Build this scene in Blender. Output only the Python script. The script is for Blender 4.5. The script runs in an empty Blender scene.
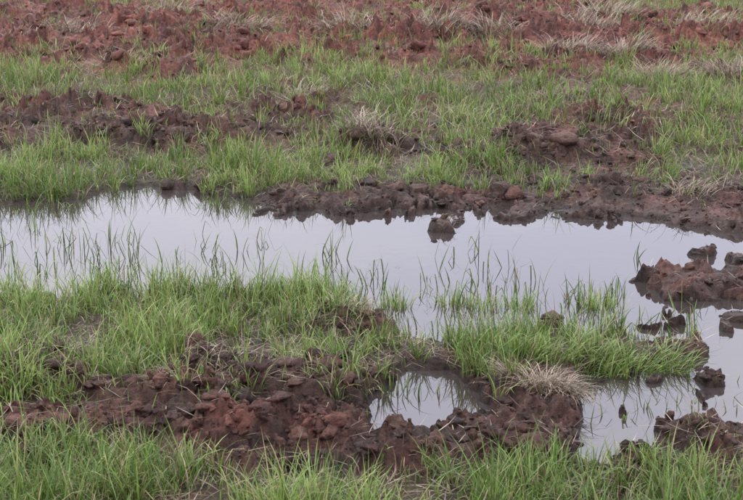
import bpy, math, numpy as np
rng = np.random.default_rng(7)

# ------------------------------------------------------------------ camera model
F, H, TH = 1445.0, 1.6, math.atan(380/1445.0)
CT, ST = math.cos(TH), math.sin(TH)
def plan(x, y):
    """survey coordinates of a ground point (743x500 survey sheet of the field)"""
    d = np.maximum(y*CT + H*ST, 1.0)
    return 371.5 + x*F/d, 250 + (-y*ST + H*CT)*F/d
def ground(u, v):
    t = v-250.0
    dy, dz = F*CT - t*ST, -F*ST - t*CT
    k = -H/dz
    return (u-371.5)*k, dy*k

# ------------------------------------------------------------------ noise
T = rng.random((256,256)); T2 = rng.random((256,256)); T3 = rng.random((256,256))
def vn(x, y, tab=T):
    xi = np.floor(x).astype(np.int64); yi = np.floor(y).astype(np.int64)
    fx = x-xi; fy = y-yi
    fx = fx*fx*fx*(fx*(fx*6-15)+10); fy = fy*fy*fy*(fy*(fy*6-15)+10)
    a = tab[xi&255, yi&255]; b = tab[(xi+1)&255, yi&255]
    c = tab[xi&255, (yi+1)&255]; d = tab[(xi+1)&255, (yi+1)&255]
    return (a*(1-fx)+b*fx)*(1-fy)+(c*(1-fx)+d*fx)*fy
def fbm(x, y, o=4, tab=T):
    s = 0; a = 0.5; n = 0
    for i in range(o):
        s = s + a*(vn(x, y, tab)*2-1); n += a
        x, y = x*1.93*0.8+y*1.93*0.6+17.3, -x*1.93*0.6+y*1.93*0.8+5.1
        a *= 0.55
    return s/n
def clodcells(x, y):
    """broken clods: every cell is a tilted lump with its own height"""
    xi = np.floor(x).astype(np.int64); yi = np.floor(y).astype(np.int64)
    top = np.zeros(x.shape)
    for i in (-1,0,1):
        for j in (-1,0,1):
            a = (xi+i)&255; b = (yi+j)&255
            ox = x-(xi+i+T[a,b]); oy = y-(yi+j+T2[a,b])
            r = T3[a,b]; tx = T[b,a]*2-1; ty = T2[b,a]*2-1
            ang = T3[b,a]*6.283; ca, sa = np.cos(ang), np.sin(ang)
            px = (ox*ca+oy*sa)*(.8+.9*T[(a+9)&255,b]); py = (-ox*sa+oy*ca)*(.8+.9*T2[a,(b+9)&255])
            rr = np.maximum(np.abs(px), np.abs(py))*.6+np.sqrt(px*px+py*py)*.5
            body = np.clip((0.66-rr)*2.5, 0, 1); body = body*(1.6-.6*body)
            hgt = body*(0.15+.7*r+0.55*(tx*ox+ty*oy))
            top = np.maximum(top, hgt)
    return top
def sm(x, a, b):
    t = np.clip((x-a)/(b-a), 0, 1); return t*t*(3-2*t)

# ------------------------------------------------------------------ field maps
GG = np.array([[int(c) for c in r.split()] for r in """
5 6 5 6 4 3 3 3 4 4 6 7 8
2 2 2 3 3 2 2 3 3 3 4 4 4
1 1 2 2 3 3 4 4 2 1 2 3 3
4 4 3 3 5 5 4 4 5 3 4 5 5
7 8 7 7 7 7 7 7 7 7 6 7 6
2 2 3 5 6 6 7 6 7 6 5 6 6
3 3 2 2 4 6 3 5 6 1 2 6 6
7 7 7 7 6 6 4 5 5 2 3 6 5
8 6 3 5 4 3 1 1 2 3 1 3 2
4 1 0 0 0 0 0 0 0 0 0 0 1
2 2 1 0 0 0 0 0 1 1 0 0 0
5 5 3 1 1 2 2 2 2 1 1 0 0
8 8 8 7 7 7 6 3 3 2 2 1 1
8 9 8 8 8 4 6 2 1 2 2 1 1
4 8 8 8 7 6 7 5 6 6 6 4 1
3 7 5 3 4 4 4 5 4 4 3 1 1
7 6 4 3 3 2 3 2 2 1 0 0 1
1 1 1 0 0 0 0 0 0 1 0 1 1
1 1 0 0 0 0 0 0 0 1 1 1 0
6 6 5 4 3 3 4 5 4 3 3 3 4
9 9 9 8 8 8 8 9 8 7 7 7 7""".strip().split("\n")], float)/9
def gmap(u, v):
    a = np.clip(u/61.92, 0, 11.999); b = np.clip(v/25.0, 0, 19.999)
    i = a.astype(int); j = b.astype(int); fa = a-i; fb = b-j
    return (GG[j,i]*(1-fa)+GG[j,i+1]*fa)*(1-fb)+(GG[j+1,i]*(1-fa)+GG[j+1,i+1]*fa)*fb
POLY = [
 [(-190,215),(-40,210),(30,202),(75,195),(100,190),(150,186),(205,190),(240,197),(262,205),(310,208),(350,211),(420,210),
  (432,206),(470,204),(505,211),(560,212),(610,214),(655,223),(690,235),(743,238),(900,240),(900,268),(735,268),(700,270),
  (656,270),(646,284),(670,298),(710,304),(743,304),(900,304),(900,366),(712,366),(706,352),(640,350),(590,342),(540,342),(500,347),(450,350),
  (400,345),(370,328),(320,302),(240,298),(160,298),(100,296),(40,298),(-40,306),(-190,320)],
 [(362,400),(374,382),(400,374),(450,374),(472,390),(472,414),(420,422),(370,420)],
 [(580,392),(600,380),(640,376),(672,374),(704,364),(743,354),(900,348),(900,424),(735,434),(690,436),(665,446),(650,462),(600,474),(566,462),(562,430),(572,415),(566,402)],
 [(336,338),(372,334),(376,346),(345,352)],
]
def polydist(u, v):
    best = np.full(u.shape, 1e9)
    for P in POLY:
        n = len(P); ins = np.zeros(u.shape, bool); d2 = np.full(u.shape, 1e18)
        for k in range(n):
            ax, ay = P[k]; bx, by = P[(k+1)%n]
            ex, ey = bx-ax, by-ay
            t = np.clip(((u-ax)*ex+(v-ay)*ey)/(ex*ex+ey*ey), 0, 1)
            d2 = np.minimum(d2, (u-ax-t*ex)**2+(v-ay-t*ey)**2)
            if ay != by:
                c = ((ay > v) != (by > v)) & (u < ex*(v-ay)/ey+ax)
                ins ^= c
        d = np.sqrt(d2); d = np.where(ins, -d, d)
        best = np.minimum(best, d)
    return best   # >0 on land
# soil heaps: u, v, ru, rv, height
MOUNDS = [(255,438,52,14,.105),(320,442,30,11,.08),(410,450,46,11,.08),(480,454,38,9,.065),(528,456,34,9,.065),(110,440,110,13,.08),
 (20,442,60,13,.08),(180,438,40,11,.085),(706,464,44,10,.07),(650,482,46,8,.045),(30,384,55,14,.075),(215,396,75,13,.07),(310,393,50,12,.07),(130,400,60,9,.055),
 (350,336,46,9,.06),(545,160,62,9,.17),(470,165,30,6,.07),(610,165,30,6,.08),(172,90,17,6,.26),(525,402,36,9,.045),(60,365,30,8,.06),(215,368,30,8,.07),
 (395,207,62,3.5,.045),(330,206,30,3,.045),(277,204,18,4,.05),(445,227,11,4,.085),(530,215,22,4,.045),(585,216,14,4,.04),(610,212,22,5,.045),
 (660,280,18,4,.03),(716,286,22,5,.03),(682,302,12,4,.045),(735,324,20,5,.045),(642,284,8,3,.035),(700,251,14,4,.04),(740,258,20,5,.04),
 (715,392,13,5,.06),(546,338,12,5,.06),(650,388,12,3,.035),(735,455,24,8,.06),
 (365,152,26,6,.1),(60,148,80,7,.11),(200,145,70,7,.10),(690,210,50,8,.05),(620,199,60,7,.06),(730,226,30,6,.04),(110,128,60,5,.07),(280,132,50,5,.06),
 (400,46,70,5,.14),(100,55,90,5,.14),(600,48,80,5,.14),(240,62,80,5,.12),(500,28,80,4,.14),(700,52,60,4,.14),(300,20,90,4,.14),(60,22,80,4,.14),(620,68,60,4,.1),(170,36,60,3,.12),(430,70,60,3,.1)]
r2g = np.random.default_rng(5)
for k in range(56):
    uu = r2g.uniform(256, 640); ed = np.interp(uu, [262,350,432,470,505,610,655], [206,212,207,205,211,214,223])
    MOUNDS.append((uu, ed+abs(r2g.normal(0, 4.5)), r2g.uniform(2.5, 6), r2g.uniform(1.0, 2.2), r2g.uniform(.03,.05)))
for k in range(18):
    MOUNDS.append((r2g.uniform(640, 750), r2g.uniform(266, 335), r2g.uniform(3, 8), r2g.uniform(1.5, 3), .042))
for k in range(9):
    MOUNDS.append((r2g.uniform(590, 750), r2g.uniform(380, 425), r2g.uniform(3, 6), r2g.uniform(1.5, 2.5), .035))
def mounds(u, v):
    z = np.zeros(u.shape)
    for (a, b, ru, rv, h) in MOUNDS:
        ii = np.nonzero((np.abs(u-a) < 2.5*ru) & (np.abs(v-b) < 2.5*rv))[0]
        r2 = ((u[ii]-a)/ru)**2 + ((v[ii]-b)/rv)**2
        z[ii] = np.maximum(z[ii], h*np.minimum(1, 1.5*np.exp(-r2**1.3)))
    return z
def field(x, y):
    wx = x + 0.09*fbm(x*2.2, y*2.2, 3) + 0.03*fbm(x*14, y*14, 3)
    wy = y + 0.15*fbm(x*2.0+40, y*2.0+9, 3) + 0.07*fbm(x*12+7, y*12, 3)
    u, v = plan(wx, wy)
    g = gmap(u, v)
    d = polydist(u, v)
    m = mounds(u, v)
    far = sm(v, 190, 110)
    gn = g + 0.36*fbm(x*3.1, y*2.2+50, 4, T2)
    soil = 1 - sm(gn, 0.32, 0.66)
    m_s = sm(m, 0.015, 0.04)
    soil = np.maximum(soil, m_s)
    d2 = d + 6*fbm(x*6, y*6, 3, T3) + 4*fbm(x*19, y*19, 2, T2)
    land = 0.017 + 0.035*far + (0.011+.03*far)*fbm(x*4, y*4, 3) + 0.008*sm(g, 0.2, 0.9)
    lf = sm(d2, -8, 7)
    base = -0.035 + (land+0.035)*lf
    onland = sm(base+m, -0.01, 0.02)
    me = m*.62 + .024*sm(m, .015, .04)*(1-lf)
    qx = x + 0.03*fbm(x*22, y*22, 3, T2); qy = y + 0.03*fbm(x*22+9, y*22, 3, T3)
    patch = .45+.9*sm(fbm(x*3.3, y*3.3+20, 3, T3), -.35, .4)
    shore = sm(v, 190, 200)*sm(v, 250, 238)
    amp = (0.42 + 0.58*soil)*onland*patch*(.55+.45*lf)*(1-.3*shore)
    z = base + me*(1 + 0.4*fbm(x*9, y*9, 3))
    farm = 1+1.2*far
    for s, k in ((0.19,0.18),(0.09,0.34),(0.045,0.42),(0.022,0.42),(0.011,.3)):
        z = z + amp*s*k*clodcells(qx/s+31*k, qy/s+11+s*7)*(farm if s > .04 else 1)
    z = z + amp*(0.012*np.abs(fbm(x*24, y*24, 3, T2))*farm + 0.005*fbm(x*70, y*70, 3))
    z = z - amp*.006
    return dict(u=u, v=v, g=g, d=d, m=m, soil=soil, z=z, far=far, base=base)

# ------------------------------------------------------------------ mesh helpers
def make_mesh(name, V, faces_list, col=None, smooth=True, mat=None):
    me = bpy.data.meshes.new(name)
    me.vertices.add(len(V)); me.vertices.foreach_set("co", np.ascontiguousarray(V, np.float32).ravel())
    loops = np.concatenate([f.ravel() for f in faces_list]).astype(np.int32)
    tot = np.concatenate([np.full(len(f), f.shape[1], np.int32) for f in faces_list])
    start = np.concatenate([[0], np.cumsum(tot)[:-1]]).astype(np.int32)
    me.loops.add(len(loops)); me.loops.foreach_set("vertex_index", loops)
    me.polygons.add(len(tot)); me.polygons.foreach_set("loop_start", start); me.polygons.foreach_set("loop_total", tot)
    me.polygons.foreach_set("use_smooth", np.full(len(tot), smooth))
    me.update(calc_edges=True)
    if col is not None:
        a = me.color_attributes.new("Col", 'FLOAT_COLOR', 'POINT')
        c = np.ones((len(V),4), np.float32); c[:,:3] = col
        a.data.foreach_set("color", c.ravel())
    ob = bpy.data.objects.new(name, me); bpy.context.scene.collection.objects.link(ob)
    if mat: me.materials.append(mat)
    return ob
def newmat(name):
    m = bpy.data.materials.new(name); m.use_nodes = True
    nt = m.node_tree; nt.nodes.clear()
    return m, nt, nt.nodes, nt.links

# ------------------------------------------------------------------ materials
def soil_material():
    m, nt, N, L = newmat("soil")
    out = N.new("ShaderNodeOutputMaterial"); b = N.new("ShaderNodeBsdfPrincipled")
    at = N.new("ShaderNodeAttribute"); at.attribute_name = "Col"
    geo = N.new("ShaderNodeNewGeometry")
    n1 = N.new("ShaderNodeTexNoise"); n1.inputs["Scale"].default_value = 38; n1.inputs["Detail"].default_value = 8; n1.inputs["Roughness"].default_value = .7
    n2 = N.new("ShaderNodeTexNoise"); n2.inputs["Scale"].default_value = 150; n2.inputs["Detail"].default_value = 5; n2.inputs["Roughness"].default_value = .75
    for n in (n1, n2): L.new(geo.outputs["Position"], n.inputs["Vector"])
    r = N.new("ShaderNodeMapRange"); r.inputs[1].default_value = .32; r.inputs[2].default_value = .68; r.inputs[3].default_value = .35; r.inputs[4].default_value = 1.8
    L.new(n1.outputs[0], r.inputs[0])
    mul = N.new("ShaderNodeVectorMath"); mul.operation = 'SCALE'
    L.new(at.outputs["Color"], mul.inputs[0]); L.new(r.outputs[0], mul.inputs["Scale"])
    L.new(mul.outputs[0], b.inputs["Base Color"])
    rr = N.new("ShaderNodeMapRange"); rr.inputs[1].default_value = .35; rr.inputs[2].default_value = .65; rr.inputs[3].default_value = .42; rr.inputs[4].default_value = .9
    L.new(n2.outputs[0], rr.inputs[0])
    # damp soil close to the water line is smoother
    sp = N.new("ShaderNodeSeparateXYZ"); L.new(geo.outputs["Position"], sp.inputs[0])
    wz = N.new("ShaderNodeMapRange"); wz.inputs[1].default_value = .015; wz.inputs[2].default_value = .07; wz.inputs[3].default_value = .5; wz.inputs[4].default_value = 1
    L.new(sp.outputs[2], wz.inputs[0])
    mm = N.new("ShaderNodeMath"); mm.operation = 'MULTIPLY'; L.new(rr.outputs[0], mm.inputs[0]); L.new(wz.outputs[0], mm.inputs[1])
    L.new(mm.outputs[0], b.inputs["Roughness"])
    b.inputs["Specular IOR Level"].default_value = .24
    b1 = N.new("ShaderNodeBump"); b1.inputs["Strength"].default_value = 1; b1.inputs["Distance"].default_value = .02
    b2 = N.new("ShaderNodeBump"); b2.inputs["Strength"].default_value = 1; b2.inputs["Distance"].default_value = .007
    L.new(n1.outputs[0], b1.inputs["Height"]); L.new(n2.outputs[0], b2.inputs["Height"]); L.new(b1.outputs[0], b2.inputs["Normal"])
    L.new(b2.outputs[0], b.inputs["Normal"]); L.new(b.outputs[0], out.inputs[0])
    return m
def blade_material(name, trans):
    m, nt, N, L = newmat(name)
    out = N.new("ShaderNodeOutputMaterial"); b = N.new("ShaderNodeBsdfPrincipled")
    at = N.new("ShaderNodeAttribute"); at.attribute_name = "Col"
    geo = N.new("ShaderNodeNewGeometry")
    n1 = N.new("ShaderNodeTexNoise"); n1.inputs["Scale"].default_value = 60; n1.inputs["Detail"].default_value = 3
    L.new(geo.outputs["Position"], n1.inputs["Vector"])
    r = N.new("ShaderNodeMapRange"); r.inputs[1].default_value = .3; r.inputs[2].default_value = .7; r.inputs[3].default_value = .75; r.inputs[4].default_value = 1.25
    L.new(n1.outputs[0], r.inputs[0])
    mul = N.new("ShaderNodeVectorMath"); mul.operation = 'SCALE'
    L.new(at.outputs["Color"], mul.inputs[0]); L.new(r.outputs[0], mul.inputs["Scale"])
    L.new(mul.outputs[0], b.inputs["Base Color"]); b.inputs["Roughness"].default_value = .42
    b.inputs["Specular IOR Level"].default_value = .4
    t = N.new("ShaderNodeBsdfTranslucent"); L.new(mul.outputs[0], t.inputs[0])
    mx = N.new("ShaderNodeMixShader"); mx.inputs[0].default_value = trans
    L.new(b.outputs[0], mx.inputs[1]); L.new(t.outputs[0], mx.inputs[2]); L.new(mx.outputs[0], out.inputs[0])
    return m
def water_material():
    m, nt, N, L = newmat("muddy_water")
    out = N.new("ShaderNodeOutputMaterial"); b = N.new("ShaderNodeBsdfPrincipled")
    b.inputs["Base Color"].default_value = (.030,.024,.022,1); b.inputs["Roughness"].default_value = .012
    b.inputs["IOR"].default_value = 1.68
    geo = N.new("ShaderNodeNewGeometry")
    n1 = N.new("ShaderNodeTexNoise"); n1.inputs["Scale"].default_value = 9; n1.inputs["Detail"].default_value = 2
    L.new(geo.outputs["Position"], n1.inputs["Vector"])
    bp = N.new("ShaderNodeBump"); bp.inputs["Strength"].default_value = .12; bp.inputs["Distance"].default_value = .004
    L.new(n1.outputs[0], bp.inputs["Height"]); L.new(bp.outputs[0], b.inputs["Normal"]); L.new(b.outputs[0], out.inputs[0])
    return m
SOIL = soil_material()

# ------------------------------------------------------------------ ground sheet
ys = [3.0]
while ys[-1] < 23: ys.append(ys[-1]*1.0016)
while ys[-1] < 900: ys.append(ys[-1]*1.05)
pre = [-300,-120,-50,-20,-8,-3,0,1,1.6,2.0,2.3,2.5,2.65,2.75,2.83,2.9,2.95,2.98]
ys = np.array(pre+ys)
core = np.linspace(-0.36, 0.36, 800)
ext = 0.36*np.exp(np.linspace(0, math.log(1000), 90)[1:]**1.0)
ss = np.concatenate([-ext[::-1], core, ext])
yy, sv = np.meshgrid(ys, ss, indexing='ij')
xx = sv*np.maximum(yy, 2.6)
f = field(xx.ravel(), yy.ravel())
X, Y, Z = xx.ravel(), yy.ravel(), f['z']
Z = np.where((np.abs(X) > 9) | (Y < 2) | (Y > 40), np.maximum(Z, 0.04), Z)
def soil_colour(x, y, f, z):
    n = fbm(x*5, y*5, 4, T2)*.5+.5; n2 = fbm(x*1.3+5, y*1.3, 3, T3)*.5+.5
    dark = np.array([.056,.032,.023]); red = np.array([.120,.041,.029]); wet = np.array([.026,.016,.012]); moss = np.array([.042,.040,.016])
    redf = np.clip(sm(f['v'], 170, 50)*.8 + .02 + 1.1*(n-.45) + .6*(n2-.5) + .4*sm(f['m'], .06, .11)*(f['v']>400), 0, 1)[:,None]
    c = dark*(1-redf)+red*redf
    c = c*(.62+.7*sm(fbm(x*11, y*11, 3, T3), -.4, .4))[:,None]
    w = sm(z, .045, .005)[:,None]*.8*(f['v']>150)[:,None]
    c = c*(1-w)+wet*w
    g = (sm(f['g'], .35, .8)*(1-f['soil'])*.5)[:,None]
    return c*(1-g)+moss*g
C = soil_colour(X, Y, f, Z)
nr, nc = yy.shape
idx = np.arange(nr*nc).reshape(nr, nc)
Q = np.stack([idx[:-1,:-1], idx[:-1,1:], idx[1:,1:], idx[1:,:-1]], -1).reshape(-1, 4)
make_mesh("ploughed_ground", np.stack([X, Y, Z], 1), [Q], C, True, SOIL)

# ------------------------------------------------------------------ puddle
wv = np.array([[-5,3.4,0],[5,3.4,0],[5,10.5,0],[-5,10.5,0]], float)
make_mesh("puddle_water", wv, [np.array([[0,1,2,3]])], None, False, water_material())

# ------------------------------------------------------------------ soil clods
import bmesh
def ico(sub):
    bm = bmesh.new(); bmesh.ops.create_icosphere(bm, subdivisions=sub, radius=1)
    V = np.array([v.co[:] for v in bm.verts]); Fc = np.array([[v.index for v in p.verts] for p in bm.faces]); bm.free()
    return V, Fc
def scatter(n, ymin, ymax, power=1.0, half=.36):
    """points with areal density ~ y^-power"""
    e = 2-power
    t = rng.random(n)
    y = (ymin**e + t*(ymax**e-ymin**e))**(1/e)
    return (rng.random(n)*2-1)*half*y, y
def clods(n, sub, ymin, ymax, r0, r1, power, heap=False):
    x, y = scatter(n, ymin, ymax, power)
    f = field(x, y)
    if heap: keep = (rng.random(n) < sm(f['m'], .035, .07)) & (f['z'] > .02)
    else: keep = (rng.random(n) < f['soil']**1.5*(.25+1.2*sm(fbm(x*4, y*4, 3), -.2, .5))) & (f['z'] > -0.002)
    x, y = x[keep], y[keep]; z = f['z'][keep]; f = {k: a[keep] for k, a in f.items()}
    n = len(x)
    r = r0*(r1/r0)**(rng.random(n)**(1.6 if heap else 2.6))
    V, Fc = ico(sub)
    nv = len(V)
    rad = np.ones((n, nv))
    for k in range(9):
        d = rng.normal(size=(n,3)); d /= np.linalg.norm(d, axis=1)[:,None]
        off = .42+.45*rng.random(n)
        dot = d@V.T
        rad = np.where(dot > 1e-3, np.minimum(rad, off[:,None]/np.maximum(dot, 1e-3)), rad)
    # lumpy crumb surface
    for k in range(5):
        d = rng.normal(size=(n,3))*(3+1.5*k)
        rad *= 1+(.10/(1+.35*k))*np.sin(d@V.T+6.283*rng.random(n)[:,None])
    rad *= 1+.12*(rng.random((n, nv))-.5)
    sc = .65+.8*rng.random((n,3)); sc[:,2] *= .8
    P = V[None]*rad[:,:,None]*sc[:,None,:]*r[:,None,None]
    a = rng.random(n)*6.283; ca, sa = np.cos(a)[:,None], np.sin(a)[:,None]
    P = np.stack([P[:,:,0]*ca-P[:,:,1]*sa, P[:,:,0]*sa+P[:,:,1]*ca, P[:,:,2]], -1)
    P += np.stack([x, y, z+r*.05], 1)[:,None,:]
    FF = (Fc[None]+(np.arange(n)*nv)[:,None,None]).reshape(-1, 3)
    c = soil_colour(x, y, f, z)*(.75+.5*rng.random(n))[:,None]
    return P.reshape(-1,3), FF, np.repeat(c, nv, 0)
parts = [clods(4500, 3, 3.2, 7.5, .006, .032, 1), clods(4600, 3, 3.6, 5.2, .009, .036, 1, True), clods(4500, 3, 5.5, 9, .007, .026, 1, True), clods(18000, 2, 3.2, 12, .004, .016, 1.2), clods(16000, 2, 7.0, 22, .012, .07, 1), clods(36000, 1, 3.2, 9, .002, .007, 1.6)]
off = 0; Vs=[]; Fs=[]; Cs=[]
for a, b, c in parts: Vs.append(a); Fs.append(b+off); Cs.append(c); off += len(a)
make_mesh("soil_clods", np.concatenate(Vs), [np.concatenate(Fs)], np.concatenate(Cs), True, SOIL)

# ------------------------------------------------------------------ grass
class Blades:
    def __init__(s): s.V=[]; s.Q=[]; s.T=[]; s.C=[]; s.o=0
    def add(s, P, az, L, W, p0, p1, cb, ct, nseg=4, kink=None, power=1.4):
        n = len(P)
        if n == 0: return
        lev = np.linspace(0, 1, nseg+1)
        ang = p0[:,None]+p1[:,None]*((lev[:-1]+lev[1:])[None]/2)**power
        if kink is not None:
            ang = ang + kink[:,None]*(((lev[:-1]+lev[1:])/2)[None] > .55)
        seg = (L/nseg)[:,None]
        hx = np.concatenate([np.zeros((n,1)), np.cumsum(np.sin(ang)*seg, 1)], 1)
        hz = np.concatenate([np.zeros((n,1)), np.cumsum(np.cos(ang)*seg, 1)], 1)
        cx, cy = np.cos(az)[:,None], np.sin(az)[:,None]
        ctr = np.stack([P[:,0:1]+hx*cx, P[:,1:2]+hx*cy, P[:,2:3]+hz], -1)
        tw = rng.normal(0, .5, n)[:,None]
        side = np.stack([-np.sin(az[:,None]+tw), np.cos(az[:,None]+tw), 0*tw], -1)
        prof = (W[:,None]*.5*(np.minimum(1, .6+lev*1.6))*(1-lev**2.2))[:,:,None]
        Lf = (ctr-side*prof)[:,:-1]; Rt = (ctr+side*prof)[:,:-1]
        VV = np.concatenate([np.stack([Lf, Rt], 2).reshape(n, -1, 3), ctr[:,-1:]], 1)
        nv = 2*nseg+1
        b = s.o+(np.arange(n)*nv)[:,None]
        for k in range(nseg-1):
            s.Q.append(np.concatenate([b+2*k, b+2*k+1, b+2*k+3, b+2*k+2], 1))
        k = nseg-1
        s.T.append(np.concatenate([b+2*k, b+2*k+1, b+2*nseg], 1))
        s.V.append(VV.reshape(-1, 3)); s.o += n*nv
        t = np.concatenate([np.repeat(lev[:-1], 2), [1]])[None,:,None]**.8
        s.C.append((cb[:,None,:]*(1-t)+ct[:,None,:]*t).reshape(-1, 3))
    def build(s, name, mat):
        return make_mesh(name, np.concatenate(s.V), [np.concatenate(s.Q), np.concatenate(s.T)], np.concatenate(s.C), True, mat)
def greens(n, key):
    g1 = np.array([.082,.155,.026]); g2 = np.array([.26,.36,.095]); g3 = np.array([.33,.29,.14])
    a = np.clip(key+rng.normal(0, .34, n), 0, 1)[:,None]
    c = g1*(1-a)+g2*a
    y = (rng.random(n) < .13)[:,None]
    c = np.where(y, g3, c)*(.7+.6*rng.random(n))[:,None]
    return c*.42+np.array([.012,.007,.0]), c  # root colour darkened to paint in the shade between blades
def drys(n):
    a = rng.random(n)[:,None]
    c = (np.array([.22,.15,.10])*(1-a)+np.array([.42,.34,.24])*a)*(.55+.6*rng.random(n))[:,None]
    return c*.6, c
G = Blades(); D = Blades()
def tufts(nt, ymin, ymax, power, nb, Lm, wid, spread, nseg):
    x, y = scatter(nt, ymin, ymax, power)
    f = field(x, y)
    pat = sm(fbm(x*5, y*4, 4, T3), -.42, .42)
    p = np.clip((f['g']*1.3-.12)*(.1+1.3*pat**1.4), 0, 1)*(1-.75*sm(f['m'], .02, .05))
    p = np.where(f['base'] < -.005, p*.3, p)
    keep = rng.random(nt) < p
    x, y, z, g, pt = x[keep], y[keep], f['z'][keep], f['g'][keep], pat[keep]; n = len(x)
    wet = f['base'][keep] < -.005
    hs = (.45+.35*g+.45*pt)*(.55+.85*rng.random(n))
    key = np.clip(.5+.9*fbm(x*2.5, y*2.5, 3), 0, 1)
    cnt = rng.integers(nb//3, nb+1, n); cnt = np.where(wet, np.maximum(cnt//3, 1), cnt)
    i = np.repeat(np.arange(n), cnt); N = len(i)
    a = rng.random(N)*6.283; r = spread*np.sqrt(rng.random(N))
    px, py = x[i]+r*np.cos(a), y[i]+r*np.sin(a)
    lean = rng.random(n)*6.283; wl = rng.random(N) < .4
    az = np.where(wl, lean[i]+rng.normal(0,.4,N), a+rng.normal(0, .7, N))
    P = np.stack([px, py, np.maximum(z[i], -.03)-.008], 1)
    L = Lm*hs[i]*(.4+.85*rng.random(N)**1.2)
    p0 = np.abs(rng.normal(.15, .28, N)); p1 = np.abs(rng.normal(.75, .6, N))
    k = np.where(rng.random(N) < .14, rng.uniform(.6, 1.8, N), 0)
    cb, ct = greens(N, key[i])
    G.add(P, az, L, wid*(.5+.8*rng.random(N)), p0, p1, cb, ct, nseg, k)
tufts(11000, 3.2, 8.0, 1, 20, .13, .0045, .022, 4)
tufts(17500, 7.6, 22, 1, 15, .15, .0062, .035, 3)
# short undergrowth
def loose(n, ymin, ymax, power, Lm, wid, nseg, dry=False, thr=.12, lying=False):
    x, y = scatter(n, ymin, ymax, power)
    f = field(x, y)
    if lying: p = (.14+.6*sm(f['g'], .1, .5))*(f['z'] > .002)
    else: p = np.clip((f['g']-thr)*1.4, 0, 1)*(f['z'] > -.002)*(.25+.9*sm(fbm(x*5, y*4, 4, T3), -.4, .3))
    keep = rng.random(n) < p
    P = np.stack([x, y, f['z']-.003], 1)[keep]; N = len(P)
    az = rng.random(N)*6.283; L = Lm*(.35+.9*rng.random(N))
    if lying:
        P[:,2] += .006*rng.random(N)+.003
        p0 = rng.uniform(1.15, 1.6, N); p1 = rng.normal(.1, .35, N)
    else:
        p0 = np.abs(rng.normal(.15, .3, N)); p1 = np.abs(rng.normal(.6, .5, N))
    if dry:
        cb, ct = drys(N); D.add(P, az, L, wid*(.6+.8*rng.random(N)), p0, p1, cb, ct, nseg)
    else:
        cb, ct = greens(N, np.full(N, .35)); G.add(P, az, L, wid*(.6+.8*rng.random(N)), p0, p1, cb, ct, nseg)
loose(60000, 3.2, 8, 1, .055, .0036, 3)
loose(50000, 7.6, 22, 1, .08, .006, 2)
loose(32000, 3.2, 8, 1, .08, .0028, 3, dry=True, lying=True)
loose(32000, 7.6, 22, 1, .13, .005, 2, dry=True, lying=True)
loose(30000, 3.2, 22, 1, .10, .0036, 3, dry=True)

# single bent blades standing in the shallow water
def emergent(u0, u1, v0, v1, n, Lm):
    u = rng.uniform(u0, u1, n); v = rng.uniform(v0, v1, n)
    x, y = ground(u, v)
    P = np.stack([x, y, np.full(n, -.01)], 1); az = rng.random(n)*6.283
    cb, ct = greens(n, np.full(n, .35)); 
    k = np.where(rng.random(n) < .5, rng.uniform(.8, 2.0, n), 0)
    G.add(P, az, Lm*(.45+.8*rng.random(n)), .0048*(.7+.6*rng.random(n)), np.abs(rng.normal(.2,.3,n)), np.abs(rng.normal(.4,.3,n)), cb, ct*.6, 5, k)
for a in [(150,250,250,290,30,.14),(190,270,232,262,18,.15),(320,350,250,262,14,.14),(300,400,275,305,60,.14),(420,545,280,315,80,.12),
          (560,625,290,312,70,.11),(430,520,250,290,22,.14),(60,140,235,292,90,.14),(0,60,240,280,30,.12),(200,240,200,210,24,.12),
          (385,470,330,350,30,.1),(620,640,250,262,4,.15),(560,600,320,340,30,.10),(590,650,400,425,14,.08),(380,440,385,400,16,.08),(630,700,310,345,50,.09),(650,740,380,420,24,.08)]:
    emergent(*a)

# larger tussocks (u, v, radius m, blades, length, lean direction, lean, dry?)
def tussock(u, v, r, n, Lm, dirx, lean, dry=False, w=.0042, flat=.0):
    x0, y0 = ground(u, v)
    a = rng.random(n)*6.283; q = r*np.sqrt(rng.random(n))
    x = x0+q*np.cos(a); y = y0+q*np.sin(a)*.7
    z = field(x, y)['z']
    az = np.where(rng.random(n) < .6, dirx+rng.normal(0, .6, n), a)
    P = np.stack([x, y, np.maximum(z, -.02)-.006], 1)
    L = Lm*(.4+.75*rng.random(n))
    p0 = np.abs(rng.normal(.15+flat, .25, n)); p1 = np.abs(rng.normal(lean, .4, n))
    W = w*(.6+.7*rng.random(n))
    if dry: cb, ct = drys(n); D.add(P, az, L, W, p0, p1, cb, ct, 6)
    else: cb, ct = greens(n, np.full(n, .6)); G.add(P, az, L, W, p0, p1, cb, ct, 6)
for t in [(515,368,.10,170,.11,-.2,.9),(550,370,.11,210,.115,0,1.1),(595,371,.11,250,.12,.1,1.3),(632,371,.11,260,.125,0,1.5),(668,370,.08,170,.13,0,1.6),
          (455,306,.07,80,.11,1,.5),(485,308,.07,90,.10,1,.5),(520,308,.06,80,.11,1,.5),(598,306,.08,110,.10,1,.5),(340,305,.12,150,.13,2,.5),(395,308,.06,90,.12,2,.5)]:
    tussock(*t)
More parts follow.
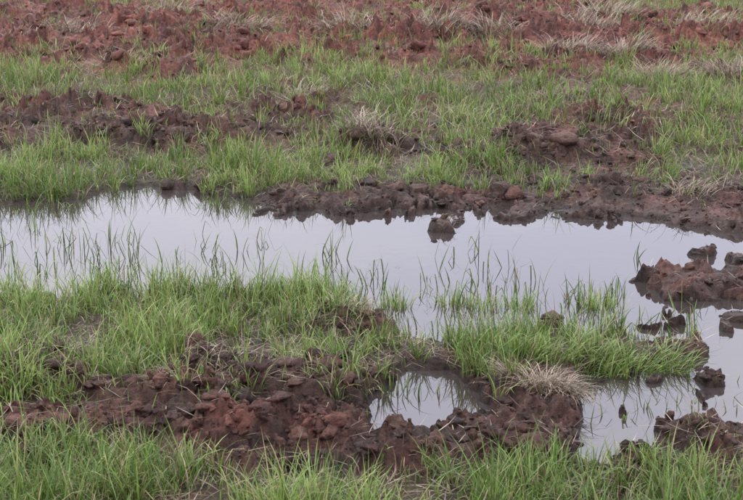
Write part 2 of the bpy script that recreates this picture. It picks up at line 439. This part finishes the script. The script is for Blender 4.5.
for t in [(545,405,.07,260,.13,-.3,1.6,True,.003,.3),(520,398,.05,120,.12,3,1.4,True,.003,.3),(352,330,.06,140,.10,.3,1.3,True,.003,.4),(565,410,.05,120,.12,-.5,1.8,True,.003,.4),
          (445,227,.035,60,.06,.3,1.2,True,.003,.3),(310,375,.1,110,.1,3,1.6,True,.003,.6),(180,380,.12,110,.1,0,1.6,True,.003,.6),(60,360,.12,110,.1,0,1.6,True,.003,.6),
          (365,156,.14,180,.2,.3,1.3,True,.005,.3),(385,158,.1,110,.2,2.8,1.3,True,.005,.3),(690,206,.12,160,.15,.2,1.5,True,.004,.4),
          (75,50,.28,420,.26,0,1.3,True,.007,.35),(20,50,.25,220,.24,0,1.3,True,.007,.35),(350,46,.28,340,.26,3,1.3,True,.007,.35),(440,48,.26,340,.26,0,1.3,True,.007,.35),
          (490,48,.25,260,.26,3,1.3,True,.007,.35),(590,42,.28,420,.26,0,1.3,True,.008,.35),(570,68,.24,320,.22,0,1.3,True,.007,.35),(622,70,.24,440,.22,0,1.3,True,.007,.35),
          (660,90,.18,400,.22,0,1.3,True,.006,.3),(730,88,.2,400,.22,3,1.3,True,.006,.3),(610,28,.32,380,.28,0,1.3,True,.009,.35),(165,26,.3,320,.28,0,1.3,True,.009,.35),
          (240,40,.3,320,.26,0,1.3,True,.008,.35),(700,40,.3,380,.26,0,1.3,True,.008,.35),(465,130,.16,140,.18,0,1.4,True,.005,.4),(300,110,.18,110,.18,0,1.4,True,.005,.4),(120,75,.2,160,.2,0,1.3,True,.006,.4)]:
    tussock(*t)
G.build("grass", blade_material("grass_blade", .4))
D.build("dry_grass", blade_material("dry_blade", .2))

# ------------------------------------------------------------------ light
EL, AZ = math.radians(55), math.radians(-40)
w = bpy.data.worlds.new("World"); bpy.context.scene.world = w; w.use_nodes = True
N, L = w.node_tree.nodes, w.node_tree.links; N.clear()
out = N.new("ShaderNodeOutputWorld"); bg = N.new("ShaderNodeBackground"); bg.inputs[1].default_value = .1
sky = N.new("ShaderNodeTexSky"); sky.sky_type = 'NISHITA'; sky.sun_disc = False; sky.sun_elevation = EL; sky.sun_rotation = AZ
tc = N.new("ShaderNodeTexCoord"); mp = N.new("ShaderNodeMapping"); mp.inputs["Scale"].default_value = (1,1,3)
cn = N.new("ShaderNodeTexNoise"); cn.inputs["Scale"].default_value = 3; cn.inputs["Detail"].default_value = 5
L.new(tc.outputs["Generated"], mp.inputs[0]); L.new(mp.outputs[0], cn.inputs["Vector"])
cr = N.new("ShaderNodeValToRGB"); cr.color_ramp.elements[0].position = .35; cr.color_ramp.elements[1].position = .65
cr.color_ramp.elements[0].color = (.77,.775,.95,1); cr.color_ramp.elements[1].color = (.99,.98,1.05,1)
L.new(cn.outputs[0], cr.inputs[0])
# overcast sky: the zenith is about three times as bright as the horizon
sep = N.new("ShaderNodeSeparateXYZ"); L.new(tc.outputs["Generated"], sep.inputs[0])
zr = N.new("ShaderNodeMapRange"); zr.inputs[1].default_value = 0; zr.inputs[2].default_value = 1; zr.inputs[3].default_value = 14; zr.inputs[4].default_value = 44
L.new(sep.outputs[2], zr.inputs[0])
sc = N.new("ShaderNodeVectorMath"); sc.operation = 'SCALE'; L.new(zr.outputs[0], sc.inputs["Scale"])
L.new(cr.outputs[0], sc.inputs[0])
mx = N.new("ShaderNodeMix"); mx.data_type = 'RGBA'; mx.inputs[0].default_value = .9
L.new(sky.outputs[0], mx.inputs[6]); L.new(sc.outputs[0], mx.inputs[7]); L.new(mx.outputs[2], bg.inputs[0]); L.new(bg.outputs[0], out.inputs[0])
sl = bpy.data.lights.new("sun", 'SUN'); sl.energy = 1.5; sl.angle = math.radians(10); sl.color = (1,.94,.82)
so = bpy.data.objects.new("sun", sl); bpy.context.scene.collection.objects.link(so)
so.rotation_euler = (math.radians(90)-EL, 0, math.radians(180)-AZ)

cam = bpy.data.cameras.new("camera"); co = bpy.data.objects.new("camera", cam); bpy.context.scene.collection.objects.link(co)
cam.sensor_width = 36; cam.lens = 36*F/743; cam.clip_end = 3000; cam.clip_start = .05
cam.dof.use_dof = True; cam.dof.focus_distance = 6.0; cam.dof.aperture_fstop = 18
co.location = (0, 0, H); co.rotation_euler = (math.pi/2-TH, 0, 0)
s = bpy.context.scene; s.camera = co
s.view_settings.view_transform = 'Standard'; s.view_settings.look = 'None'; s.view_settings.exposure = 0
print("blades verts", G.o, D.o)
